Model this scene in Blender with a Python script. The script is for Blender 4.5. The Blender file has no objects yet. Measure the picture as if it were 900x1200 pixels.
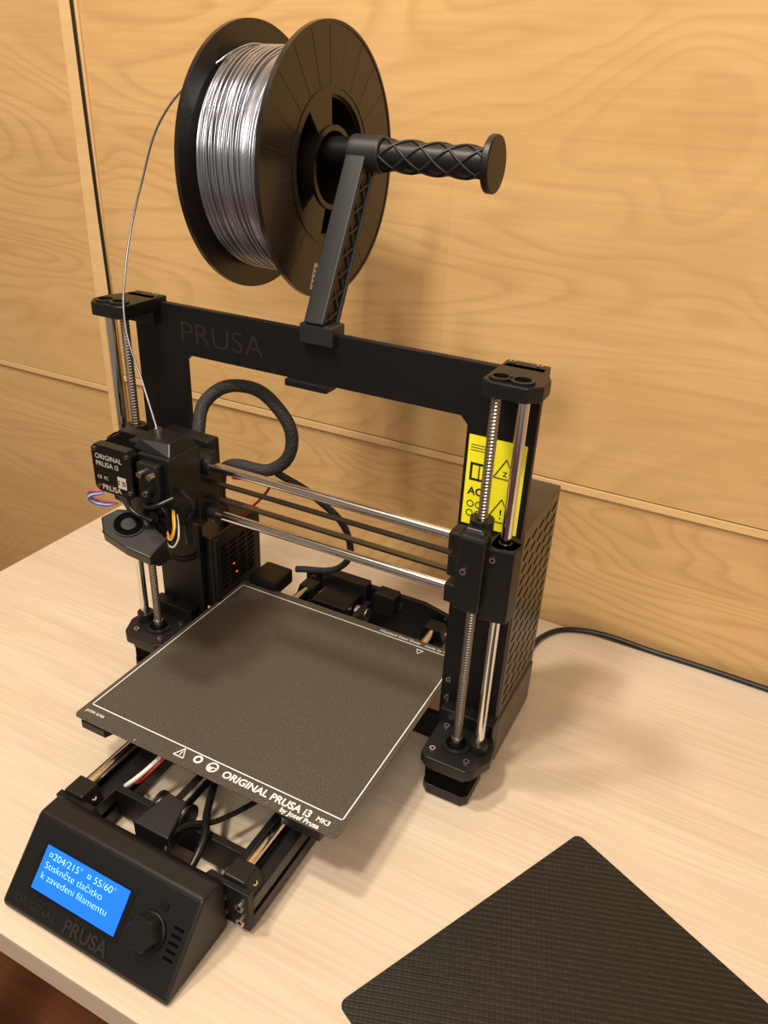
import bpy, bmesh, math, random
from mathutils import Vector, Matrix
random.seed(7)
S=bpy.context.scene
COL=S.collection
OFF=Vector((0,0,0.75))
CUR={'p':None,'L':Vector((0,0,0))}
def W(p): return Vector((p[0]/1000,p[1]/1000,p[2]/1000))+OFF
# ---------------------------------------------------------------- materials
def mk(name):
    m=bpy.data.materials.new(name); m.use_nodes=True
    nt=m.node_tree; return m,nt,nt.nodes['Principled BSDF']
def setp(b,**k):
    for a,v in k.items():
        a={'spec':'Specular IOR Level','rough':'Roughness','metal':'Metallic','col':'Base Color','coat':'Coat Weight'}.get(a,a)
        if a=='Base Color': v=(*v,1)
        b.inputs[a].default_value=v
def plain(name,col,rough=.5,metal=0,spec=.5,bump=0,bscale=800,var=.06,coat=0):
    m,nt,b=mk(name); setp(b,col=col,rough=rough,metal=metal,spec=spec,coat=coat)
    N=nt.nodes;L=nt.links
    tc=N.new('ShaderNodeTexCoord'); no=N.new('ShaderNodeTexNoise'); no.inputs['Scale'].default_value=bscale; no.inputs['Detail'].default_value=3
    L.new(tc.outputs['Object'],no.inputs['Vector'])
    if bump:
        bp=N.new('ShaderNodeBump'); bp.inputs['Strength'].default_value=bump; bp.inputs['Distance'].default_value=.0003
        L.new(no.outputs['Fac'],bp.inputs['Height']); L.new(bp.outputs['Normal'],b.inputs['Normal'])
    mr=N.new('ShaderNodeMapRange'); mr.inputs['To Min'].default_value=max(rough-var,0.02); mr.inputs['To Max'].default_value=rough+var
    L.new(no.outputs['Fac'],mr.inputs['Value']); L.new(mr.outputs[0],b.inputs['Roughness'])
    return m
def emis(name,col,st,base=None):
    m,nt,b=mk(name); setp(b,col=base or col,rough=.3); b.inputs['Emission Color'].default_value=(*col,1); b.inputs['Emission Strength'].default_value=st
    return m
M={}
M['frame']=plain('black_powdercoat',(.0035,.0035,.004),.48,0,.32,bump=.3,bscale=1500)
M['plastic']=plain('black_printed_plastic',(.005,.005,.0055),.42,0,.40,bump=.25,bscale=900)
M['plastic2']=plain('black_molded_plastic',(.0045,.0045,.005),.33,0,.42)
M['arm']=plain('black_grey_plastic',(.013,.014,.016),.45,0,.45,bump=.25,bscale=700)
M['dark']=plain('dark_void',(.001,.001,.001),.8,0,.05)
M['steel']=plain('polished_steel',(.78,.76,.74),.14,1,var=.03)
M['screw']=plain('leadscrew_steel',(.34,.31,.28),.30,1)
M['bolt']=plain('bolt_steel',(.62,.6,.58),.28,1)
M['alu']=plain('black_anodised_aluminium',(.012,.012,.013),.35,.3,.5)
M['silver']=plain('silver_filament',(.36,.38,.435),.23,.85,.5,var=.02)
M['flange']=plain('spool_plastic',(.010,.0065,.0045),.28,0,.6,var=.02,bscale=40)
M['white']=plain('white_print',(.8,.8,.78),.6)
M['paper']=plain('label_paper',(.50,.46,.39),.6)
M['yellow']=plain('yellow_label',(.84,.80,.02),.45)
M['ink']=plain('black_ink',(.01,.01,.01),.5)
M['engrave']=plain('engraved_letters',(.020,.017,.014),.38)
M['engrave2']=plain('frame_letter_cut',(.017,.014,.011),.5,spec=.35)
M['psu']=plain('psu_sheet_metal',(.085,.070,.054),.36,.5,.5)
M['cable']=plain('cable_rubber',(.006,.006,.006),.35)
M['red']=plain('red_wire',(.45,.015,.015),.4); M['blue']=plain('blue_wire',(.03,.1,.6),.4)
M['orange']=plain('orange_wire',(.8,.25,.02),.4); M['ywire']=plain('yellow_wire',(.8,.6,.05),.4); M['wwire']=plain('white_wire',(.65,.62,.58),.5)
M['lcd']=emis('lcd_backlight',(.004,.15,.95),.9,(.01,.1,.5))
M['lcdtext']=emis('lcd_text',(.35,.75,1.0),.95)
M['led']=emis('board_led',(1,.1,.02),1.2)
M['brass']=plain('brass',(.6,.42,.15),.3,1)
def braid():
    m,nt,b=mk('braided_sleeve'); N=nt.nodes;L=nt.links
    setp(b,col=(.014,.014,.015),rough=.7)
    tc=N.new('ShaderNodeTexCoord'); v=N.new('ShaderNodeTexVoronoi'); v.inputs['Scale'].default_value=500
    L.new(tc.outputs['Object'],v.inputs['Vector']); bp=N.new('ShaderNodeBump'); bp.inputs['Strength'].default_value=.8; bp.inputs['Distance'].default_value=.001
    L.new(v.outputs['Distance'],bp.inputs['Height']); L.new(bp.outputs['Normal'],b.inputs['Normal'])
    return m
M['braid']=braid()
def ramp(N,stops):
    r=N.new('ShaderNodeValToRGB'); e=r.color_ramp.elements
    while len(e)<len(stops): e.new(.5)
    for i,(p,c) in enumerate(stops): e[i].position=p; e[i].color=(*c,1)
    return r
def mixc(nt,a,b,fac,mode='MIX'):
    mx=nt.nodes.new('ShaderNodeMix'); mx.data_type='RGBA'; mx.blend_type=mode
    for sock,v in ((mx.inputs[0],fac),(mx.inputs[6],a),(mx.inputs[7],b)):
        if hasattr(v,'links'): nt.links.new(v,sock)
        elif isinstance(v,tuple): sock.default_value=(*v,1)
        else: sock.default_value=v
    return mx.outputs[2]
def wood(name,c1,c2,line,sx,sz,rings,line_amt,fib,rough=.4,blocks=0,fx=5,fz=45,dist=.3,spec=.4):
    m,nt,b=mk(name); N=nt.nodes;L=nt.links
    tc=N.new('ShaderNodeTexCoord')
    mp=N.new('ShaderNodeMapping'); L.new(tc.outputs['Object'],mp.inputs['Vector'])
    mp.inputs['Scale'].default_value=(sx,sz,sz)
    n1=N.new('ShaderNodeTexNoise'); n1.inputs['Scale'].default_value=1; n1.inputs['Detail'].default_value=2.2; n1.inputs['Roughness'].default_value=.4; n1.inputs['Distortion'].default_value=dist
    L.new(mp.outputs[0],n1.inputs['Vector'])
    mu=N.new('ShaderNodeMath'); mu.operation='MULTIPLY'; mu.inputs[1].default_value=rings; L.new(n1.outputs['Fac'],mu.inputs[0])
    fr=N.new('ShaderNodeMath'); fr.operation='FRACT'; L.new(mu.outputs[0],fr.inputs[0])
    rl=ramp(N,[(0,(0,0,0)),(.45,(.12,.12,.12)),(.82,(1,1,1)),(1,(0,0,0))]); L.new(fr.outputs[0],rl.inputs[0])
    mp2=N.new('ShaderNodeMapping'); L.new(tc.outputs['Object'],mp2.inputs['Vector']); mp2.inputs['Scale'].default_value=(fx,fz*4,fz*4)
    n2=N.new('ShaderNodeTexNoise'); n2.inputs['Scale'].default_value=1; n2.inputs['Detail'].default_value=4; L.new(mp2.outputs[0],n2.inputs['Vector'])
    n3=N.new('ShaderNodeTexNoise'); n3.inputs['Scale'].default_value=2.2; n3.inputs['Detail'].default_value=2; L.new(mp.outputs[0],n3.inputs['Vector'])
    rr=ramp(N,[(.3,c1),(.7,c2)]); L.new(n3.outputs['Fac'],rr.inputs[0])
    col=rr.outputs[0]
    n4=N.new('ShaderNodeTexNoise'); n4.inputs['Scale'].default_value=.8; n4.inputs['Detail'].default_value=0; L.new(mp.outputs[0],n4.inputs['Vector'])
    r4=ramp(N,[(.35,(.3,.3,.3)),(.6,(1,1,1))]); L.new(n4.outputs['Fac'],r4.inputs[0])
    m1=N.new('ShaderNodeMath'); m1.operation='MULTIPLY'; L.new(rl.outputs[0],m1.inputs[0]); L.new(r4.outputs[0],m1.inputs[1])
    m2=N.new('ShaderNodeMath'); m2.operation='MULTIPLY'; L.new(m1.outputs[0],m2.inputs[0]); m2.inputs[1].default_value=line_amt
    col=mixc(nt,col,line,m2.outputs[0])
    rf=ramp(N,[(.38,(1-fib,)*3),(.6,(1,1,1))]); L.new(n2.outputs['Fac'],rf.inputs[0])
    col=mixc(nt,col,rf.outputs[0],1.0,'MULTIPLY')
    if blocks:
        sp=N.new('ShaderNodeSeparateXYZ'); L.new(tc.outputs['Object'],sp.inputs[0])
        cb=N.new('ShaderNodeCombineXYZ'); L.new(sp.outputs[0],cb.inputs[0]); L.new(sp.outputs[2],cb.inputs[1])
        br=N.new('ShaderNodeTexBrick'); br.inputs['Scale'].default_value=1; br.inputs['Brick Width'].default_value=1.35; br.inputs['Row Height'].default_value=.21
        br.inputs['Mortar Size'].default_value=.0005; br.inputs['Color1'].default_value=(1,1,1,1); br.inputs['Color2'].default_value=(.94,.925,.90,1); br.inputs['Mortar'].default_value=(.9,.87,.82,1)
        L.new(cb.outputs[0],br.inputs['Vector'])
        col=mixc(nt,col,br.outputs['Color'],blocks,'MULTIPLY')
    L.new(col,b.inputs['Base Color']); setp(b,rough=rough,spec=spec)
    bp=N.new('ShaderNodeBump'); bp.inputs['Strength'].default_value=.06; bp.inputs['Distance'].default_value=.0004
    L.new(n2.outputs['Fac'],bp.inputs['Height']); L.new(bp.outputs['Normal'],b.inputs['Normal'])
    return m
M['wall']=wood('maple_veneer',(.575,.365,.160),(.64,.425,.198),(.41,.24,.095),1.5,5.2,26,.42,.07,.30,blocks=1,fx=9,dist=.8)
M['wallstrip']=wood('maple_strip',(.64,.43,.205),(.68,.47,.235),(.5,.32,.14),1.2,5,8,.2,.06,.35)
M['table']=wood('pale_ash_laminate',(.59,.495,.385),(.645,.55,.44),(.54,.435,.325),1.3,13,7,.40,.09,.42,fx=9,fz=70,spec=.3)
M['floor']=wood('dark_floor_boards',(.16,.055,.025),(.22,.08,.035),(.08,.03,.012),1.5,8,8,.5,.2,.4)
M['tleg']=wood('table_leg_wood',(.55,.44,.33),(.62,.51,.39),(.45,.35,.24),2,8,6,.3,.1,.45)
M['ceil']=plain('ceiling_paint',(.75,.70,.62),.8)
def sheetmat():
    m,nt,b=mk('powder_coated_sheet'); N=nt.nodes;L=nt.links
    tc=N.new('ShaderNodeTexCoord')
    n=N.new('ShaderNodeTexNoise'); n.inputs['Scale'].default_value=1000; n.inputs['Detail'].default_value=2; L.new(tc.outputs['Object'],n.inputs['Vector'])
    r=ramp(N,[(.3,(.055,.047,.039)),(.62,(.090,.078,.066)),(.76,(.33,.29,.25))]); L.new(n.outputs['Fac'],r.inputs[0])
    L.new(r.outputs[0],b.inputs['Base Color']); setp(b,rough=.48,metal=.2,spec=.35)
    bp=N.new('ShaderNodeBump'); bp.inputs['Strength'].default_value=.35; bp.inputs['Distance'].default_value=.0003
    L.new(n.outputs['Fac'],bp.inputs['Height']); L.new(bp.outputs['Normal'],b.inputs['Normal'])
    return m
M['sheet']=sheetmat()
def carbon():
    m,nt,b=mk('carbon_weave'); N=nt.nodes;L=nt.links
    tc=N.new('ShaderNodeTexCoord')
    mp=N.new('ShaderNodeMapping'); mp.inputs['Rotation'].default_value=(0,0,math.radians(-19)); L.new(tc.outputs['Object'],mp.inputs['Vector'])
    br=N.new('ShaderNodeTexBrick'); br.inputs['Scale'].default_value=1; br.inputs['Brick Width'].default_value=.0036; br.inputs['Row Height'].default_value=.0022
    br.inputs['Mortar Size'].default_value=.0005; br.inputs['Mortar Smooth'].default_value=.8; br.offset=.25; br.offset_frequency=1
    br.inputs['Color1'].default_value=(.011,.0105,.010,1); br.inputs['Color2'].default_value=(.017,.016,.015,1); br.inputs['Mortar'].default_value=(.006,.006,.005,1)
    L.new(mp.outputs[0],br.inputs['Vector'])
    sp=N.new('ShaderNodeSeparateXYZ'); L.new(mp.outputs[0],sp.inputs[0])
    mu=N.new('ShaderNodeMath'); mu.operation='MULTIPLY'; mu.inputs[1].default_value=2*math.pi/.0044; L.new(sp.outputs[1],mu.inputs[0])
    sn=N.new('ShaderNodeMath'); sn.operation='SINE'; L.new(mu.outputs[0],sn.inputs[0])
    r=ramp(N,[(.35,(.55,.55,.55)),(.65,(1.5,1.5,1.5))])
    mr=N.new('ShaderNodeMapRange'); mr.inputs['From Min'].default_value=-1; L.new(sn.outputs[0],mr.inputs['Value']); L.new(mr.outputs[0],r.inputs[0])
    col=mixc(nt,br.outputs['Color'],r.outputs[0],1.0,'MULTIPLY')
    L.new(col,b.inputs['Base Color'])
    rg=N.new('ShaderNodeMapRange'); rg.inputs['From Min'].default_value=-1; rg.inputs['To Min'].default_value=.48; rg.inputs['To Max'].default_value=.29
    L.new(sn.outputs[0],rg.inputs['Value']); L.new(rg.outputs[0],b.inputs['Roughness'])
    bp=N.new('ShaderNodeBump'); bp.inputs['Strength'].default_value=.35; bp.inputs['Distance'].default_value=.0003; bp.invert=True
    L.new(br.outputs['Fac'],bp.inputs['Height']); L.new(bp.outputs['Normal'],b.inputs['Normal']); setp(b,spec=.38)
    return m
M['carbon']=carbon()
# ---------------------------------------------------------------- helpers
def group(name,base):
    e=bpy.data.objects.new(name,None); COL.objects.link(e); e.location=W(base); e.empty_display_size=.05
    CUR['p']=e; CUR['L']=W(base); return e
def top(base):
    CUR['p']=None; CUR['L']=W(base)
def add(name,me,mat,smooth=False,bevel=0,seg=2):
    o=bpy.data.objects.new(name,me); COL.objects.link(o)
    if CUR['p'] is not None: o.parent=CUR['p']
    else: o.location=CUR['L']
    if mat is not None: me.materials.append(M[mat] if isinstance(mat,str) else mat)
    if smooth:
        for p in me.polygons: p.use_smooth=True
        try: me.set_sharp_from_angle(angle=math.radians(38))
        except Exception: pass
    if bevel:
        b=o.modifiers.new('bevel','BEVEL'); b.width=bevel/1000; b.segments=seg; b.limit_method='ANGLE'
    return o
def mesh(name,vs,fs):
    me=bpy.data.meshes.new(name); me.from_pydata([tuple(W(v)-CUR['L']) for v in vs],[],fs); me.update(); return me
def fixn(me):
    bm=bmesh.new(); bm.from_mesh(me); bmesh.ops.recalc_face_normals(bm,faces=bm.faces); bm.to_mesh(me); bm.free()
def box(name,x,y,z,mat,bevel=.8,seg=2):
    vs=[(a,b,c) for a in x for b in y for c in z]
    me=mesh(name,vs,[(0,1,3,2),(4,6,7,5),(0,4,5,1),(2,3,7,6),(0,2,6,4),(1,5,7,3)])
    fixn(me); return add(name,me,mat,bevel=bevel,seg=seg)
def hull(name,pts,mat,bevel=.8):
    me=bpy.data.meshes.new(name); bm=bmesh.new()
    for p in pts: bm.verts.new(W(p)-CUR['L'])
    bmesh.ops.convex_hull(bm,input=bm.verts); bmesh.ops.dissolve_limit(bm,angle_limit=.02,verts=bm.verts,edges=bm.edges)
    bmesh.ops.recalc_face_normals(bm,faces=bm.faces); bm.to_mesh(me); bm.free()
    return add(name,me,mat,bevel=bevel)
def prism(name,poly,axis,a,b,mat,bevel=.8):
    def P(q,t):
        if axis==0: return (t,q[0],q[1])
        if axis==1: return (q[0],t,q[1])
        return (q[0],q[1],t)
    n=len(poly); vs=[P(q,a) for q in poly]+[P(q,b) for q in poly]
    fs=[tuple(range(n)),tuple(range(2*n-1,n-1,-1))]+[(i,(i+1)%n,n+(i+1)%n,n+i) for i in range(n)]
    me=mesh(name,vs,fs); fixn(me); return add(name,me,mat,bevel=bevel)
def rrect(x0,x1,y0,y1,r,n=5):
    out=[]
    for cx,cy,a0 in ((x1-r,y1-r,0),(x0+r,y1-r,90),(x0+r,y0+r,180),(x1-r,y0+r,270)):
        for i in range(n+1):
            a=math.radians(a0+90*i/n); out.append((cx+r*math.cos(a),cy+r*math.sin(a)))
    return out
def basis(d):
    d=Vector(d).normalized(); u=d.orthogonal().normalized(); return d,u,d.cross(u)
def cyl(name,p0,p1,r,mat,n=28,r2=None,bevel=0):
    p0=Vector(p0);p1=Vector(p1);d,u,v=basis(p1-p0); r2=r if r2 is None else r2
    vs=[];fs=[]
    for p,rr in ((p0,r),(p1,r2)):
        for i in range(n):
            a=2*math.pi*i/n; vs.append(p+u*rr*math.cos(a)+v*rr*math.sin(a))
    fs=[(i,(i+1)%n,n+(i+1)%n,n+i) for i in range(n)]+[tuple(range(n)),tuple(range(2*n-1,n-1,-1))]
    me=mesh(name,vs,fs); fixn(me); return add(name,me,mat,smooth=True,bevel=bevel)
def tube(name,p0,p1,ro,ri,mat,n=48):
    p0=Vector(p0);p1=Vector(p1);d,u,v=basis(p1-p0); vs=[]
    for p,rr in ((p0,ro),(p1,ro),(p1,ri),(p0,ri)):
        for i in range(n):
            a=2*math.pi*i/n; vs.append(p+u*rr*math.cos(a)+v*rr*math.sin(a))
    fs=[]
    for k in range(4):
        k2=(k+1)%4
        fs+=[(k*n+i,k*n+(i+1)%n,k2*n+(i+1)%n,k2*n+i) for i in range(n)]
    me=mesh(name,vs,fs); fixn(me); return add(name,me,mat,smooth=True)
def screwrod(name,p,z0,z1,r,mat,axis=2,pitch=2.6):
    n=14; steps=int((z1-z0)/(pitch/4)); vs=[];fs=[]
    for k in range(steps+1):
        z=z0+(z1-z0)*k/steps
        for i in range(n):
            a=2*math.pi*i/n
            ph=(z/pitch-i/n)%1
            rr=r-.75*abs(ph*2-1)
            vs.append((p[0]+rr*math.cos(a),p[1]+rr*math.sin(a),z))
    for k in range(steps):
        for i in range(n):
            fs.append((k*n+i,k*n+(i+1)%n,(k+1)*n+(i+1)%n,(k+1)*n+i))
    me=mesh(name,vs,fs); return add(name,me,mat,smooth=False)
def wire(name,pts,r,mat,closed=False,order=4):
    cu=bpy.data.curves.new(name,'CURVE'); cu.dimensions='3D'; cu.bevel_depth=r/1000; cu.bevel_resolution=4; cu.resolution_u=14; cu.use_fill_caps=True
    sp=cu.splines.new('BEZIER'); sp.bezier_points.add(len(pts)-1)
    for bp,p in zip(sp.bezier_points,pts):
        bp.co=W(p)-CUR['L']; bp.handle_left_type=bp.handle_right_type='AUTO'
    sp.use_cyclic_u=closed
    o=bpy.data.objects.new(name,cu); COL.objects.link(o)
    if CUR['p'] is not None: o.parent=CUR['p']
    else: o.location=CUR['L']
    cu.materials.append(M[mat]); return o
def polytube(name,pts,r,mat):
    cu=bpy.data.curves.new(name,'CURVE'); cu.dimensions='3D'; cu.bevel_depth=r/1000; cu.bevel_resolution=2; cu.use_fill_caps=True
    sp=cu.splines.new('POLY'); sp.points.add(len(pts)-1)
    for bp,p in zip(sp.points,pts): bp.co=(*(W(p)-CUR['L']),1)
    o=bpy.data.objects.new(name,cu); COL.objects.link(o); o.parent=CUR['p']; cu.materials.append(M[mat]); return o
def text(name,s,size,org,ux,uy,mat,extr=.15,align='LEFT',bold=0,sx=1):
    cu=bpy.data.curves.new(name,'FONT'); cu.body=s; cu.size=size; cu.extrude=extr; cu.align_x=align; cu.offset=bold
    o=bpy.data.objects.new(name+'_c',cu); COL.objects.link(o)
    dg=bpy.context.evaluated_depsgraph_get(); me=bpy.data.meshes.new_from_object(o.evaluated_get(dg))
    bpy.data.objects.remove(o)
    ux=Vector(ux).normalized(); uy=Vector(uy).normalized(); uz=ux.cross(uy)
    org=Vector(org)
    for v in me.vertices:
        q=org+ux*(v.co.x*sx)+uy*v.co.y+uz*v.co.z
        v.co=W(q)-CUR['L']
    me.materials.clear(); me.name=name
    return add(name,me,mat)
def bolt(name,p,axis,r=2.8,h=2,mat='bolt'):
    a=Vector(axis).normalized(); p=Vector(p)
    cyl(name,p,p+a*h,r,mat,16); cyl(name+'_socket',p+a*(h-.3),p+a*(h+.05),r*.5,'dark',6)
# ================================================================= ROOM
top((0,0,0))
YW=256
g=group('wall_back',(0,YW,-750))
box('upper_panel',(-500,2200),(YW,YW+30),(178,1750),'wall',0)
box('lower_panel',(-500,2200),(YW+3,YW+30),(-750,168),'wall',0)
box('groove_batten',(-500,2200),(YW-1,YW+30),(168,176.5),'wallstrip',.6)
box('left_upper_panel',(-2200,-504),(YW+6,YW+30),(152,1750),'wall',0)
box('left_lower_panel',(-2200,-504),(YW+9,YW+30),(-750,142),'wall',0)
box('left_batten',(-2200,-504),(YW+5,YW+30),(143,151),'wallstrip',.6)
box('upright_strip',(-500,-471),(YW-4,YW+2),(-750,1750),'wallstrip',1.0)
top((0,0,-750)); box('floor',(-2200,2200),(-2600,YW+30),(-780,-750),'floor',0)
top((0,0,1750)); box('ceiling',(-2200,2200),(-2600,YW+30),(1750,1780),'ceil',0)
top((-2200,0,0)); box('wall_left',(-2230,-2200),(-2600,YW+30),(-750,1750),'ceil',0)
top((2200,0,0)); box('wall_right',(2200,2230),(-2600,YW+30),(-750,1750),'ceil',0)
# ================================================================= TABLE
g=group('table',(200,-30,-750))
TF=-322
box('table_top',(-453,950),(TF,YW-6),(-27,0),'table',1.2,3)
for i,(x,y) in enumerate(((-420,TF+30),(860,TF+30),(-420,YW-80),(860,YW-80))):
    box('leg_%d'%(i+1),(x,x+55),(y,y+55),(-750,-27),'tleg',2)
box('apron_back',(-400,880),(YW-60,YW-40),(-110,-27),'tleg',1)
# ================================================================= PRINTER
g=group('desktop_3d_printer',(0,0,0))
HW,HI,FH,LI=186.5,330.5,373,133.5
pl=[(-HW,4),(-LI,4),(-LI,HI-6),(-LI+6,HI),(LI-6,HI),(LI,HI-6),(LI,4),(HW,4),(HW,FH),(-HW,FH)]
prism('portal_frame',pl,1,0,6.3,'frame',.6)
box('frame_crossbar',(-LI-1,LI+1),(0,6),(8,38),'frame',.5)
text('engraved_name','PRUSA',26,(-137,-.05,342),(1,0,0),(0,0,1),'engrave2',.15,bold=-.2,sx=1.15)
for z in (84,64): bolt('frame_bolt',(140,0,z),(0,-1,0),2.4,1.4)
for s in (-1,1):
    tag='right' if s>0 else 'left'
    xl,yl,xs,ys=165,-34.5,184,-32
    mp_=[(s*xl+dx,yl+dy) for dx,dy in ((-21,-16),(-16,-21),(16,-21),(21,-16),(21,16),(16,21),(-16,21),(-21,16))]
    prism('z_motor_cap_'+tag,mp_,2,2,12,'plastic2',.5)
    prism('z_motor_body_'+tag,[(s*xl+(a-s*xl)*.97,yl+(b-yl)*.97) for a,b in mp_],2,12,30,'dark',.3)
    prism('z_motor_top_'+tag,mp_,2,30,38,'plastic2',.5)
    br=[(s*142,-57),(s*148,-61),(s*184,-61),(s*190,-56),(s*198,-38),(s*196,-22),(s*188,-6),(s*188,0),(s*140,0)]
    prism('z_bottom_bracket_'+tag,br,2,38,48,'plastic',1)
    prism('z_bottom_wall_'+tag,[(s*140,-14),(s*190,-14),(s*190,0),(s*140,0)],2,20,62,'plastic',1)
    tube('z_rod_socket_'+tag,(s*xs,ys,48),(s*xs,ys,58),8,4.2,'plastic')
    tube('z_coupling_ring_'+tag,(s*xl,yl,47.8),(s*xl,yl,49.5),13,9,'plastic')
    cyl('z_coupling_well_'+tag,(s*xl,yl,47),(s*xl,yl,48.4),9,'dark')
    cyl('z_motor_shaft_'+tag,(s*xl,yl,40),(s*xl,yl,56),4.6,'bolt',20)
    for dx,dy in ((-15.5,-15.5),(15.5,-15.5),(-15.5,15.5),(15.5,15.5)):
        bolt('z_bolt_'+tag,(s*xl+dx,yl+dy,48),(0,0,1),2.7,1.6)
    screwrod('leadscrew_'+tag,(s*xl,yl),50,366,4,'screw')
    cyl('z_smooth_rod_'+tag,(s*xs,ys,50),(s*xs,ys,370),4,'steel')
    tb=[(s*156,-42),(s*162,-46),(s*189,-46),(s*197,-36),(s*197,-20),(s*190,-4),(s*188,9),(s*156,9)]
    prism('z_top_bracket_'+tag,tb,2,366,377,'plastic',1)
    prism('z_top_clamp_'+tag,[(s*158,-8),(s*188,-8),(s*188,0),(s*158,0)],2,354,377,'plastic',.8)
    for nm,xx,rr in (('rod',xs-2,8.5),('screw',xl+2,8)):
        tube('z_top_%s_eye_%s'%(nm,tag),(s*xx,ys-4,376.5),(s*xx,ys-4,379),rr,rr-2.6,'plastic')
        cyl('z_top_%s_hole_%s'%(nm,tag),(s*xx,ys-4,376.7),(s*xx,ys-4,377.4),rr-2.6,'dark')
    bolt('z_top_bolt_'+tag,(s*162,2,377),(0,0,1),2.5,1.5)
    bolt('z_top_bolt_b_'+tag,(s*182,2,377),(0,0,1),2.5,1.5)
# ---- x gantry
GZ,GY=257,-47
cyl('x_rod_upper',(-176,GY,GZ),(170,GY,GZ),4,'steel')
cyl('x_rod_lower',(-176,GY,GZ-45),(170,GY,GZ-45),4,'steel')
box('x_belt_upper',(-170,160),(-51,-45),(242,243.6),'cable',.2)
box('x_belt_lower',(-170,160),(-51,-45),(227,228.6),'cable',.2)
for k in range(130):
    x=-40+k*1.5
    if x<152: box('x_belt_tooth_%d'%k,(x,x+.7),(-51,-45),(228.6,229.2),'screw',0)
for s in (-1,1):
    tag='right' if s>0 else 'left'
    xa,xb=sorted((s*155,s*176))
    box('x_end_block_'+tag,(xa,xb),(-56,-40),(200,264),'plastic',2.5)
    xa,xb=sorted((s*148,s*157))
    box('x_end_rod_clamp_'+tag,(xa,xb),(-56,-40),(249,264),'plastic',1.5)
    box('x_end_rod_clamp_b_'+tag,(xa,xb),(-56,-40),(204,220),'plastic',1.5)
    box('x_end_belt_arm_'+tag,(xa,xb),(-54,-42),(226,245),'plastic',1.5)
    tube('x_end_bearing_'+tag,(s*184,-32,190),(s*184,-32,254),12,5,'plastic')
    hull('x_end_clamp_'+tag,[(s*174,-46,190),(s*195,-43,190),(s*197,-28,190),(s*174,-20,190),(s*174,-46,254),(s*195,-43,254),(s*197,-28,254),(s*174,-20,254)],'plastic',1.5)
    tube('x_end_nut_'+tag,(s*165,-34.5,196),(s*165,-34.5,204),11,4.3,'plastic')
    tube('x_end_top_'+tag,(s*165,-34.5,262),(s*165,-34.5,270),9,4.4,'plastic')
    hull('x_end_arm_'+tag,[(s*156,-50,262),(s*174,-50,262),(s*174,-30,262),(s*156,-30,262),(s*158,-47,267),(s*170,-47,267),(s*170,-38,267),(s*158,-38,267)],'plastic',1)
bolt('x_end_bolt_1',(180,-45.5,245),(0,-1,0),2.4,1.5); bolt('x_end_bolt_2',(162,-56,235),(0,-1,0),2.6,1.5)
# ---- extruder
prism('extruder_motor',[(-147,244),(-143,240),(-109,240),(-105,244),(-105,278),(-109,282),(-143,282),(-147,278)],1,-105,-96,'plastic2',.5)
prism('extruder_motor_body',[(-146,245),(-142,241),(-110,241),(-106,245),(-106,277),(-110,281),(-142,281),(-146,277)],1,-96,-66,'dark',.5)
box('extruder_motor_plate',(-147,-105),(-74,-62),(240,282),'plastic2',1)
text('motor_label_1','ORIGINAL',6.2,(-143,-105.15,270),(1,0,0),(0,0,1),'paper',.05)
text('motor_label_2','PRUSA i3',6.2,(-143,-105.15,263.5),(1,0,0),(0,0,1),'paper',.05)
text('motor_label_3','PRUSA',7,(-139,-105.15,242.5),(1,0,0),(0,0,1),'paper',.05)
text('motor_label_4','CE  FC',4,(-143,-105.15,252),(1,0,0),(0,0,1),'paper',.05)
box('motor_label_code',(-121,-112),(-105.3,-105),(248,258),'paper',0)
for i in range(4):
    for j in range(4):
        if (i*3+j*5+i*j)%3: box('motor_code_dot',(-120.5+i*2,-119+i*2),(-105.4,-105.2),(248.7+j*2.3,250.2+j*2.3),'ink',0)
for i,(x,z) in enumerate(((-143,278),(-109,278),(-143,244),(-109,246))): bolt('extruder_bolt_%d'%i,(x,-105,z),(0,-1,0),1.8,1)
box('extruder_body',(-106,-74),(-96,-58),(236,280),'plastic',1.5)
hull('extruder_cover',[(-114,-92,280),(-76,-92,280),(-76,-58,280),(-114,-58,280),(-110,-88,288),(-82,-84,288),(-82,-62,288),(-110,-62,288)],'plastic',1)
box('extruder_idler',(-101,-80),(-104,-95),(242,276),'plastic',2)
box('extruder_top_door',(-122,-94),(-88,-60),(276,284),'plastic',1)
cyl('filament_inlet',(-104,-72,287),(-104,-72,293),3.2,'bolt')
cyl('idler_spring_screw',(-84,-109,268),(-84,-96,268),2.6,'bolt'); cyl('idler_spring_screw_2',(-94,-109,268),(-94,-96,268),2.6,'bolt')
cyl('idler_pivot',(-90,-104,252),(-90,-108,252),5,'plastic2',20); bolt('idler_pivot_bolt',(-90,-108,252),(0,-1,0),2.4,1)
box('x_carriage',(-142,-76),(-62,-34),(204,266),'plastic',2)
box('x_carriage_back',(-136,-84),(-36,-20),(212,272),'plastic',2)
tube('x_bearing_1',(-138,GY,GZ),(-112,GY,GZ),8.5,4.1,'bolt'); tube('x_bearing_2',(-96,GY,GZ),(-70,GY,GZ),8.5,4.1,'plastic')
tube('x_bearing_3',(-84,GY,GZ-45),(-66,GY,GZ-45),8.5,4.1,'plastic')
hull('hotend_mount',[(-138,-96,240),(-76,-96,240),(-76,-58,240),(-138,-58,240),(-128,-90,212),(-80,-90,212),(-80,-62,212),(-128,-62,212)],'plastic',1.5)
cyl('hotend_fan_ring',(-88,-97,230),(-88,-102,230),13,'plastic2',32,bevel=.8)
cyl('hotend_fan_hub',(-88,-102,230),(-88,-103.5,230),5,'plastic',24)
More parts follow.
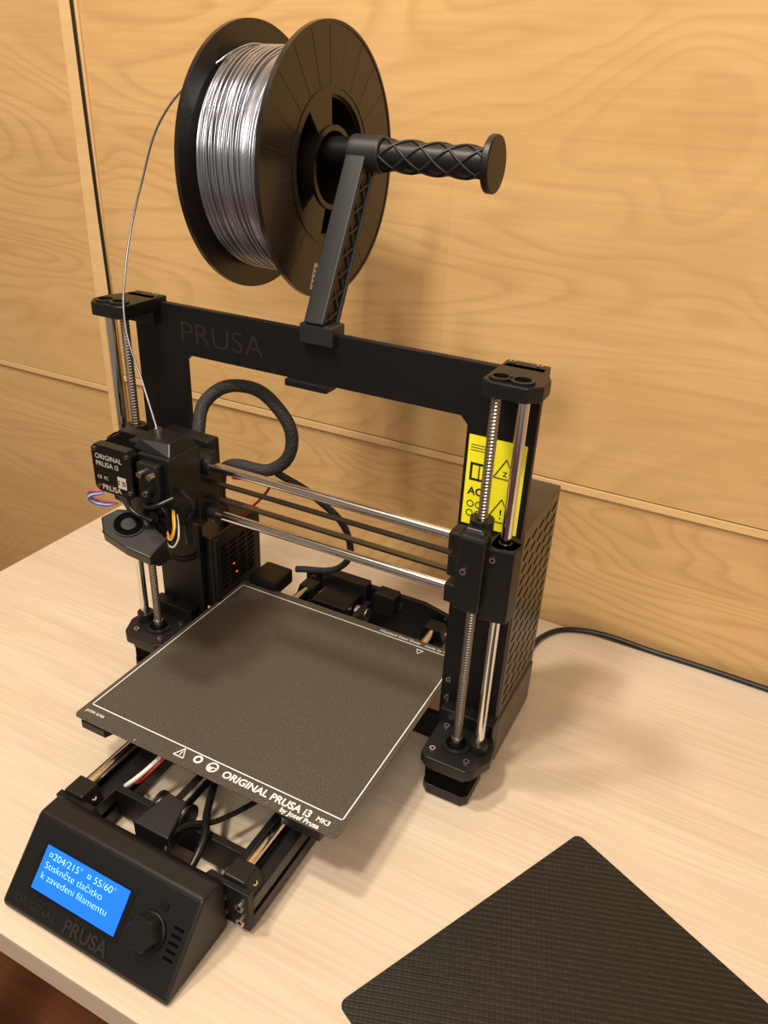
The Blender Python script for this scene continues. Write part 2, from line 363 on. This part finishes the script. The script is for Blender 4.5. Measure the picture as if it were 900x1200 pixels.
for k in range(7):
    a=2*math.pi*k/7
    hull('fan_blade_%d'%k,[(-88+5*math.cos(a),-102.2,230+5*math.sin(a)),(-88+12*math.cos(a+.2),-102.2,230+12*math.sin(a+.2)),(-88+12*math.cos(a+.45),-103.2,230+12*math.sin(a+.45)),(-88+5*math.cos(a+.5),-103.2,230+5*math.sin(a+.5))],'dark',0)
bd=Vector((0.28,-.30,.91)).normalized(); bu=Vector((1,0,-.31)).normalized(); bu=(bu-bd*bu.dot(bd)).normalized(); bv=bd.cross(bu)
bc=Vector((-106,-112,214))
def bp_(a,b,c): q=bc+bu*a+bv*b+bd*c; return (q.x,q.y,q.z)
hull('blower_housing',[bp_(a,b,c) for c in (-6,6) for a,b in ((-26,-6),(-22,8),(-12,15),(8,15),(30,10),(32,-12),(10,-16),(-14,-16))],'plastic2',1.2)
tube('blower_rim',bp_(-4,2,6),bp_(-4,2,7),13,11.8,'plastic2'); cyl('blower_intake',bp_(-4,2,5.8),bp_(-4,2,6.2),11.6,'dark',32); cyl('blower_hub',bp_(-4,2,5),bp_(-4,2,6.8),6,'plastic',24)
hull('blower_duct',[bp_(-24,-12,-5),bp_(30,-12,-5),bp_(30,10,-6),bp_(-20,12,-6),(-120,-112,193),(-80,-110,188),(-80,-92,188),(-120,-92,193)],'plastic2',2)
box('heater_block',(-112,-92),(-88,-72),(190,202),'bolt',.8)
cyl('nozzle',(-101,-80,190),(-101,-80,183),3.5,'brass',16,1)
cyl('probe_sensor',(-82,-70,190),(-82,-70,232),3.6,'plastic')
for i,(c,dz) in enumerate((('blue',0),('red',1.6),('wwire',-1.6),('blue',-3.2))):
    wire('motor_wire_%d'%i,[(-140,-104,239+dz*.5),(-150,-110,237+dz),(-153,-108,232+dz),(-144,-104,228+dz),(-130,-100,229)],.8,c)
for i,c in enumerate(('orange','ywire','cable','cable','wwire')):
    wire('fan_wire_%d'%i,[(-76+i,-94,236-i),(-69+i*1.2,-102,232-i*2),(-68+i,-104,224-i*2),(-75,-102,214-i*2),(-80,-98,216)],.8,c)
for i,(a,b,c) in enumerate((((-100,-100,236),(-84,-107,242),(-72,-96,248)),((-118,-100,238),(-104,-110,234),(-90,-104,226)),((-72,-88,252),(-64,-84,238),(-72,-82,224)))):
    wire('black_wire_%d'%i,[a,b,c],1.8,'cable')
wire('red_lead',[(-66,-28,240),(-52,0,230),(-68,28,205),(-118,45,150)],1.4,'red')
wire('braided_cable',[(-108,-24,240),(-112,-15,265),(-117,10,292),(-90,25,303),(-57.6,30,288),(-42.6,30,256),(-60,25,229),(-101,15,226),(-128,30,190),(-140,50,142)],6,'braid')
wire('heatbed_cable',[(-58,28,224),(-36,55,195),(-16,90,140),(-36,108,84),(-84,98,72)],3.6,'braid')
wire('side_cable',[(-142,-24,232),(-162,-10,190),(-172,-24,160),(-150,-20,128),(-136,20,120)],3,'cable')
# ---- electronics box
box('control_box',(-178,-125),(8,90),(58,142),'plastic',2)
for k in range(9):
    for j in range(4):
        y=22+j*15; z=74+k*6
        hull('vent_slot',[(-124.9,y,z),(-124.9,y+10,z+2),(-124.9,y+10,z+4.2),(-124.9,y,z+2.2),(-124.6,y,z),(-124.6,y+10,z+2),(-124.6,y+10,z+4.2),(-124.6,y,z+2.2)],'dark',0)
for y,z in ((40,96),(44,84)): box('board_led',(-124.8,-124.4),(y,y+3),(z,z+1.2),'led',0)
box('control_box_hinge',(-126,-121),(10,16),(60,140),'plastic',1)
# ---- PSU
box('power_supply',(137,187),(8,108),(14,243),'psu',1.2)
box('psu_bottom_cover',(135,189),(6,104),(4,52),'psu',1.2)
for r in range(15):
    for c in range(5):
        z=66+r*11.6; y=20+c*18.5
        pts=[]
        for xx in (187.0,187.3):
            pts+= [(xx,y-5.6,z-2.6),(xx,y-5.2,z-.4),(xx,y+5.6,z+2.6),(xx,y+5.2,z+.4),(xx,y-4.4,z-2.6),(xx,y+4.4,z+2.6)]
        hull('psu_slot',pts,'dark',0)
box('psu_foot',(160,186),(92,104),(0,6),'plastic',1)
LX0,LX1,LZ0,LZ1=136.5,182,243,318
box('warning_label',(LX0,LX1),(-.35,0),(LZ0,LZ1),'yellow',0)
def lb(name,x,z): box(name,x,(-.5,-.3),z,'ink',0)
for i in range(3): lb('label_rule',(LX0+2,LX0+18),(LZ1-8-i*2.2,LZ1-7.4-i*2.2))
lb('label_book',(LX0+3,LX0+18),(LZ0+38,LZ0+40)); lb('label_book2',(LX0+3,LX0+5),(LZ0+40,LZ0+52)); lb('label_book3',(LX0+16,LX0+18),(LZ0+40,LZ0+52)); lb('label_book4',(LX0+3,LX0+18),(LZ0+51,LZ0+53)); lb('label_book5',(LX0+10,LX0+11),(LZ0+39,LZ0+52))
text('label_ac','AC',9,(LX0+3,-.4,LZ0+26),(1,0,0),(0,0,1),'ink',.08,bold=.25)
for j in range(2):
    for i in range(2): tube('label_icon',(LX0+6+i*7,-.3,LZ0+18-j*8),(LX0+6+i*7,-.5,LZ0+18-j*8),3,2.2,'ink',20)
def tri(cx,cz,h,t,name):
    P=[(cx-h*.55,cz),(cx+h*.55,cz),(cx,cz+h)]
    for i in range(3):
        a=P[i];b=P[(i+1)%3]
        polytube(name,[(a[0],-.4,a[1]),(b[0],-.4,b[1])],t,'ink')
tri(LX0+31,LZ0+45,16,.45,'label_triangle'); tri(LX0+31,LZ0+8,20,.45,'label_triangle')
text('label_bang','!',12,(LX0+29.5,-.4,LZ0+11),(1,0,0),(0,0,1),'ink',.08)
text('label_bolt','z',9,(LX0+29,-.4,LZ0+47),(1,0,0),(0,0,1),'ink',.08)
# ---- y axis base
for nm,xa in (('left',-90),('right',64)):
    x0,x1=xa,xa+30
    pr=[(x0,4),(x1,4),(x1,16),(x1-7,16),(x1-7,22),(x1,22),(x1,34),(x1-12,34),(x1-12,28),(x0+12,28),(x0+12,34),(x0,34),(x0,22),(x0+7,22),(x0+7,16),(x0,16)]
    prism('y_extrusion_'+nm,pr,1,-232,128,'alu',.4)
    cyl('foot_'+nm,((x0+x1)/2,-222,0),((x0+x1)/2,-222,5),9,'cable'); cyl('foot_b_'+nm,((x0+x1)/2,110,0),((x0+x1)/2,110,5),9,'cable')
    xr=(x0+x1)/2
    cyl('y_smooth_rod_'+nm,(xr,-230,44),(xr,118,44),4,'steel')
    for yy,t in ((-226,'f'),(112,'b')):
        hull('y_rod_holder_%s_%s'%(nm,t),[(xr-14,yy-8,34),(xr+14,yy-8,34),(xr+14,yy+9,34),(xr-14,yy+9,34),(xr-9,yy-8,49),(xr+9,yy-8,49),(xr+9,yy+9,49),(xr-9,yy+9,49)],'plastic',1.2)
        bolt('y_holder_bolt',(xr-11,yy+1,40),(-.3,0,1),2.3,1.5); bolt('y_holder_bolt',(xr+11,yy+1,40),(.3,0,1),2.3,1.5)
    for xx in (x0+7,x1-7):
        for zz in (13,29): bolt('y_plate_bolt',(xx,-238,zz),(0,-1,0),3.6,2.4)
prism('y_front_plate',[(-90,5),(94,5),(94,44),(58,44),(52,36),(-48,36),(-54,44),(-90,44)],1,-238,-232,'frame',.6)
prism('y_back_plate',[(-90,5),(94,5),(94,50),(58,58),(-54,58),(-90,50)],1,128,134,'frame',.6)
box('y_mid_plate',(-60,64),(-206,-200),(6,34),'frame',.6)
hull('y_idler',[(-16,-232,30),(18,-232,30),(18,-232,50),(-16,-232,50),(-8,-200,34),(10,-200,34),(10,-200,54),(-8,-200,54)],'plastic',1.5)
cyl('y_idler_pulley',(-12,-206,44),(14,-206,44),8,'bolt'); cyl('y_idler_flange',(-14,-206,44),(-12,-206,44),11,'plastic'); cyl('y_idler_flange_b',(14,-206,44),(16,-206,44),11,'plastic')
box('y_belt_top',(-2,4),(-206,110),(51,52.4),'cable',.2); box('y_belt_bottom',(-2,4),(-206,110),(36,37.4),'cable',.2)
box('y_motor_body',(-52,-10),(78,120),(12,56),'plastic2',2)
box('y_motor_holder',(-62,-6),(116,130),(10,66),'plastic',1.5)
box('y_end_stop',(6,30),(112,130),(40,64),'plastic',1.5)
cyl('y_motor_pulley',(-8,100,42),(6,100,42),8,'bolt')
for x in (-80,-30,30,84): bolt('y_back_bolt',(x,128,46),(0,-1,0),3,2)
wire('bed_wire_red',[(-60,-186,26),(-52,-190,32),(-42,-176,44),(-36,-150,54)],1.3,'red')
wire('bed_wire_white',[(-62,-190,26),(-56,-198,34),(-46,-184,44),(-40,-150,54)],1.9,'wwire')
wire('lcd_ribbon',[(40,-244,30),(36,-215,40),(20,-190,38),(0,-150,36),(-40,-60,30)],3.2,'cable')
wire('lcd_ribbon_b',[(20,-244,30),(14,-220,44),(30,-190,34),(50,-140,30)],2.2,'cable')
prism('y_carriage',[(-85,-150),(-30,-120),(30,-120),(92,-150),(92,-110),(60,-60),(92,-10),(92,30),(30,0),(-30,0),(-85,30),(-85,-10),(-55,-60),(-85,-110)],2,50,53,'frame',.5)
for x in (-75,79):
    for y in (-130,5): box('y_bearing',(x-12,x+12),(y-14,y+14),(38,50),'plastic',1.5)
prism('heatbed',rrect(-119,126,-178,52,4),2,60.5,64.3,'plastic2',.4)
for x in (-108,112,2):
    for y in (-168,42,-62): cyl('bed_spacer',(x,y,53),(x,y,60.5),3.5,'bolt',16); 
prism('bed_corner_tab',[(-118,-182),(-92,-182),(-88,-172),(-118,-172)],2,54,62,'plastic',.6)
prism('bed_corner_tab',[(84,-182),(118,-182),(118,-172),(80,-172)],2,54,62,'plastic',.6)
box('bed_cable_cover',(-118,-84),(56,92),(58,76),'plastic',3)
SX0,SX1,SY0,SY1,SZ=-125,132,-183,59,66
prism('steel_sheet',rrect(SX0,SX1,SY0,SY1,5),2,SZ-1,SZ,'sheet',.2)
def mark(x,y): box('sheet_border',x,y,(SZ,SZ+.12),'white',0)
bx0,bx1,by0,by1=SX0+4,SX1-4,SY0+17,SY1-9
mark((bx0,bx1),(by0,by0+.9)); mark((bx0,bx1),(by1-.9,by1)); mark((bx0,bx0+.9),(by0,by1)); mark((bx1-.9,bx1),(by0,by1))
E=(1,0,0);F=(0,1,0)
text('sheet_text_brand','ORIGINAL PRUSA i3',9.2,(24,-176,SZ+.08),E,F,'white',.05,bold=.22)
text('sheet_text_model','MK3',6,(110,-175.5,SZ+.08),E,F,'white',.05,bold=.12)
text('sheet_text_author','by Josef Prusa',6,(82,-181.6,SZ+.08),E,F,'white',.05,bold=.12)
text('sheet_text_left','print area',5,(-120,-174,SZ+.08),E,F,'white',.05)
text('sheet_text_back','Heatbed Steel Sheet   made by PRUSA',5.4,(44,SY1-6.5,SZ+.08),E,F,'white',.05)
def tri2(cx,cy,h):
    P=[(cx-h*.55,cy),(cx+h*.55,cy),(cx,cy+h)]
    for i in range(3): polytube('sheet_triangle',[(P[i][0],P[i][1],SZ+.1),(P[(i+1)%3][0],P[(i+1)%3][1],SZ+.1)],.45,'white')
tri2(-18,-176,9); box('sheet_bang',(-18.4,-17.6),(-174.5,-170),(SZ,SZ+.12),'white',0)
tube('sheet_icon',(-2,-171,SZ),(-2,-171,SZ+.12),4,2.2,'white',20); tube('sheet_icon_b',(13,-172,SZ),(13,-172,SZ+.12),5,3.6,'white',24)
box('sheet_icon_bar',(9.5,16.5),(-172.4,-171.6),(SZ,SZ+.12),'white',0); cyl('sheet_icon_c',(12,-173.5,SZ),(12,-173.5,SZ+.12),1.8,'white')
tri2(92,SY1-14,-6)
for x in (-60,70): cyl('sheet_pin',(x,SY0+3,SZ),(x,SY0+3,SZ+.3),1.4,'bolt',12)
# ---- LCD unit
A=Vector((0,-306,7)); Bv=Vector((0,-262,56)); sl=(Bv-A).normalized(); nn=Vector((0,-sl.z,sl.y)).normalized()
prof=[(-306,1),(-306,7),(-262,56),(-246,56),(-240,50),(-240,1)]
prism('lcd_housing',prof,0,-78,76,'plastic',2.2)
def slab(name,x0,x1,s0,s1,h0,h1,mat,bev=.4):
    pts=[]
    for x in (x0,x1):
        for s in (s0,s1):
            for h in (h0,h1): p=A+sl*s+nn*h; pts.append((x,p.y,p.z))
    return hull(name,pts,mat,bev)
slab('lcd_bezel',-62,25,15,52,0,.8,'plastic2')
slab('lcd_screen',-58,21,18,49,.7,1.1,'lcd',0)
def ltext(n,s,size,x,ss,mat='lcdtext',h=1.15,**k):
    p=A+sl*ss+nn*h; return text(n,s,size,(x,p.y,p.z),(1,0,0),sl,mat,.05,**k)
ltext('lcd_line_1','\u00a4204/215\u00b0  \u00a4 55/60\u00b0',6.8,-54,41.2,bold=-.14,sx=1.14)
ltext('lcd_line_2','Stiskn\u011bte tla\u010d\u00edtko',6.8,-54,34,bold=-.14,sx=1.14)
ltext('lcd_line_3','k zaveden\u00ed filamentu',6.8,-54,26.6,bold=-.14,sx=1.14)
ltext('lcd_raised_name_a','ORIGINAL',8,-68,5,'engrave',h=.6,sx=1.1)
ltext('lcd_raised_name_b','PRUSA',13,-20,3.5,'engrave',h=.8,bold=.4,sx=1.05)
kc=A+sl*33; kc=Vector((46,kc.y,kc.z))
cyl('knob_base',kc,kc+nn*3,13,'plastic',36,bevel=.6)
vs=[];n=48
for k,(hh,sc) in enumerate(((2.5,1.0),(12,.93),(13.2,.85))):
    for i in range(n):
        a=2*math.pi*i/n; r=(11.5+1.0*math.cos(6*a))*sc
        vs.append(kc+nn*hh+Vector((1,0,0))*r*math.cos(a)+sl*r*math.sin(a))
fs=[(k*n+i,k*n+(i+1)%n,(k+1)*n+(i+1)%n,(k+1)*n+i) for k in range(2) for i in range(n)]+[tuple(range(2*n,3*n))]
me=mesh('knob',vs,fs); fixn(me); add('knob',me,'plastic',smooth=True)
for k in range(5):
    slab('speaker_slot',62,70,22+k*5,24+k*5,-.2,.25,'dark',0)
p=A+sl*52; cyl('reset_button',(50,p.y,p.z),Vector((50,p.y,p.z))+nn*1.5,3,'plastic2',20)
# ---- spool holder
hx0,hx1=-5,12
box('holder_clip',(-10,20),(-7,13),(364,380),'arm',1.5)
box('holder_clip_lower',(-26,14),(-5,11),(325,331),'plastic',1)
b0=Vector((0,2,376)); t0=Vector((0,65,497)); ad=(t0-b0).normalized(); an=Vector((0,-ad.z,ad.y))
def apt(x,s,h): q=b0+ad*s+an*h; return (x,q.y,q.z)
AL=(t0-b0).length
hull('holder_arm_front',[apt(x,s,h) for x in (hx0,hx1) for s,h in ((0,12),(0,7),(AL,12),(AL,7))],'arm',1)
hull('holder_arm_web',[apt(x,s,h) for x in (hx0+1,hx1-3) for s,h in ((0,7),(0,-12),(AL,7),(AL,-9))],'plastic',.5)
hull('holder_arm_back',[apt(x,s,h) for x in (hx0,hx1) for s,h in ((0,-10),(0,-14),(AL,-7),(AL,-11))],'arm',.8)
nx=8
for k in range(nx):
    s0=AL*k/nx;s1=AL*(k+1)/nx
    polytube('arm_lattice',[apt(hx1-2.5,s0,9),apt(hx1-2.5,s1,-10)],1.5,'arm'); polytube('arm_lattice',[apt(hx1-2.5,s0,-10),apt(hx1-2.5,s1,9)],1.5,'arm')
RZ,RY=498,65
cyl('holder_rod_core',(-105,RY,RZ),(110,RY,RZ),10.8,'plastic',36)
cyl('holder_rod_collar',(-5,RY,RZ),(22,RY,RZ),13.5,'arm',36,bevel=1)
cyl('holder_rod_end',(107,RY,RZ),(113,RY,RZ),20,'plastic',48,bevel=1.2)
cyl('holder_rod_end_left',(-116,RY,RZ),(-105,RY,RZ),18,'plastic',48,bevel=1.2)
for k in range(4):
    for sg in (-1,1):
        pts=[]
        for i in range(61):
            x=22+85*i/60; a=k*math.pi/2+sg*(x-22)/85*math.pi*1.9
            pts.append((x,RY+11.3*math.cos(a),RZ+11.3*math.sin(a)))
        polytube('rod_lattice',pts,1.0,'arm')
# ================================================================= SPOOL
SYc,SZc=65,485.5
g=group('filament_spool',(-60,SYc,SZc))
def flange(name,x0,x1,side):
    n=144; rad=[27,31,52,56,96.5,100]; vs=[];fs=[]
    def win(i): 
        a=(i/n*360+10)%120
        return 18<a<102
    for xx in (x0,x1):
        for r in rad:
            for i in range(n):
                a=2*math.pi*i/n; vs.append((xx,SYc+r*math.cos(a),SZc+r*math.sin(a)))
    R=len(rad)
    idx=lambda s,k,i: s*R*n+k*n+i%n
    keep=set()
    for k in range(R-1):
        for i in range(n):
            if k==1 and win(i): continue
            keep.add((k,i))
            fs.append((idx(0,k,i),idx(0,k,i+1),idx(0,k+1,i+1),idx(0,k+1,i)))
            fs.append((idx(1,k,i),idx(1,k+1,i),idx(1,k+1,i+1),idx(1,k,i+1)))
    for (k,i) in keep:
        for (kk,ii,e) in ((k-1,i,((k,i),(k,i+1))),(k+1,i,((k+1,i),(k+1,i+1))),(k,(i+1)%n,((k,i+1),(k+1,i+1))),(k,(i-1)%n,((k,i),(k+1,i)))):
            if (kk,ii) not in keep:
                (ka,ia),(kb,ib)=e
                fs.append((idx(0,ka,ia),idx(0,kb,ib),idx(1,kb,ib),idx(1,ka,ia)))
    me=mesh(name,vs,fs); fixn(me); return add(name,me,'flange',smooth=True,bevel=0)
flange('flange_right',-27,-24,1); flange('flange_left',-97,-94,-1)
tube('flange_rim',(-27.3,SYc,SZc),(-23.3,SYc,SZc),100.5,98.3,'flange',144)
tube('flange_rim_b',(-97.6,SYc,SZc),(-93.8,SYc,SZc),100.5,98.3,'flange',144)
tube('flange_step',(-24.2,SYc,SZc),(-23.4,SYc,SZc),58,56.5,'flange',96)
tube('flange_hub_lip',(-24.2,SYc,SZc),(-22.5,SYc,SZc),31,27,'flange',72)
for k in range(24):
    a=2*math.pi*k/24+.06; c,s_=math.cos(a),math.sin(a)
    polytube('flange_rib',[(-23.95,SYc+59*c,SZc+59*s_),(-23.95,SYc+97*c,SZc+97*s_)],.22,'flange')
tube('spool_core',(-94,SYc,SZc),(-27,SYc,SZc),53,50,'flange',72)
tube('spool_bore',(-94,SYc,SZc),(-27,SYc,SZc),31,27,'flange',60)
for k in range(3):
    a=math.radians(k*120-10+0); c,s_=math.cos(a),math.sin(a)
    hull('core_spoke',[(x,SYc+r*c-w*s_,SZc+r*s_+w*c) for x in (-94,-27) for r in (30,51) for w in (-1,1)],'flange',0)
def pol(r,a): return (SYc+r*math.cos(a),SZc+r*math.sin(a))
a0=math.radians(-107)
pts=[]
for xx in (-23.95,-23.7):
    for r in (74,95):
        for da in (-.07,.07): y,z=pol(r,a0+da); pts.append((xx,y,z))
hull('spool_sticker',pts,'paper',0)
for i in range(4):
    for j in range(3):
        y,z=pol(78+i*4,a0-.04+j*.035); box('sticker_dot',(-23.7,-23.55),(y-.9,y+.9),(z-.9,z+.9),'ink',0)
n=120; vs=[];fs=[]; prof=[]
pit=1.78; cnt=int(66.6/pit); x=-93.8
for k in range(cnt):
    base=81.5+1.1*math.sin(k*.55)+random.uniform(-.3,.3)
    for j,(fx,dr) in enumerate(((0,-.85),(.2,-.15),(.5,.15),(.8,-.15))):
        prof.append((x+pit*fx,base+dr))
    x+=pit
prof.append((x,81))
for (xx,r) in prof:
    for i in range(n):
        a=2*math.pi*i/n; vs.append((xx,SYc+r*math.cos(a),SZc+r*math.sin(a)))
for k in range(len(prof)-1):
    for i in range(n): fs.append((k*n+i,k*n+(i+1)%n,(k+1)*n+(i+1)%n,(k+1)*n+i))
me=mesh('filament_winding',vs,fs); fixn(me); add('filament_winding',me,'silver',smooth=True)
for k in range(9):
    xa=-91+k*4.2+random.uniform(-1,1); dx=random.uniform(4,13); pts=[]
    for i in range(73):
        a=math.radians(90+5*i); xx=xa+dx*(.5-.5*math.cos(math.radians(5*i)))
        pts.append((xx,SYc+82.9*math.cos(a),SZc+82.9*math.sin(a)))
    polytube('crossing_strand_%d'%k,pts,.85,'silver')
wire('loose_filament',[(-84,68,568.6),(-84,36,566),(-95,14,553),(-135,2,520),(-155,-10,468),(-159,-32,408),(-147,-52,366),(-122,-65,325),(-105,-72,291)],.9,'silver')
# ================================================================= OTHER SHEET
ang=math.radians(-26); cx,cy=279,-32
v1=Vector((math.cos(ang),math.sin(ang),0)); u1=Vector((math.sin(ang),-math.cos(ang),0))
CUR['p']=None; CUR['L']=W((cx,cy,0))
loc=rrect(0,254,-241,0,6)
pw=[(cx+v1.x*a-u1.x*b,cy+v1.y*a-u1.y*b) for a,b in loc]
o=prism('carbon_fibre_sheet',pw,2,.05,1.1,'carbon',.2)
# ================================================================= CABLES
CUR['p']=None; CUR['L']=W((300,245,3))
wire('power_cable',[(150,112,30),(165,150,6),(172,215,3.2),(196,243,3.2),(300,250,3.2),(420,247,3.2),(620,240,3.2),(900,244,3.2)],3.1,'cable')
CUR['L']=W((-476,245,0))
wire('hanging_cable',[(-479,249,1745),(-479,249,1100),(-476,249,615),(-473,249,400),(-470,249,280),(-469,250,60),(-470,249,-300),(-476,240,-740)],1.9,'cable')
# ================================================================= CAMERA
yaw,pt,rl=map(math.radians,(26.1,-28.2,2.8))
fw=Vector((-math.sin(yaw)*math.cos(pt),math.cos(yaw)*math.cos(pt),math.sin(pt)))
r0=Vector((math.cos(yaw),math.sin(yaw),0)); u0=r0.cross(fw)
rt=r0*math.cos(rl)+u0*math.sin(rl); up=-r0*math.sin(rl)+u0*math.cos(rl)
cd=bpy.data.cameras.new('camera'); cam=bpy.data.objects.new('camera',cd); COL.objects.link(cam)
mw=Matrix((rt,up,-fw)).transposed().to_4x4(); mw.translation=W((323.2,-520.8,542.7)); cam.matrix_world=mw
cd.sensor_fit='VERTICAL'; cd.sensor_height=36; cd.lens=924.5/1200*36; cd.clip_start=.01
S.camera=cam
# ================================================================= LIGHTS
def area(name,loc,target,size,power,col):
    l=bpy.data.lights.new(name,'AREA'); l.shape='DISK'; l.size=size; l.energy=power; l.color=col
    o=bpy.data.objects.new(name,l); COL.objects.link(o); o.location=W(loc)
    o.rotation_euler=(W(target)-W(loc)).to_track_quat('-Z','Y').to_euler(); return o
area('ceiling_lamp',(-330,-420,1700),(0,0,100),.16,15,(1,.88,.73))
area('pendant_lamp',(-70,-880,1690),(60,0,300),.18,20,(1,.88,.73))
area('soft_fill',(700,-1500,1400),(200,100,300),1.0,20,(1,.88,.74))  # soft fill added to weaken shadows; set right to keep wall's left darker
w=bpy.data.worlds.new('world'); S.world=w; w.use_nodes=True
w.node_tree.nodes['Background'].inputs[0].default_value=(1,.87,.72,1); w.node_tree.nodes['Background'].inputs[1].default_value=.24
S.view_settings.view_transform='Standard'
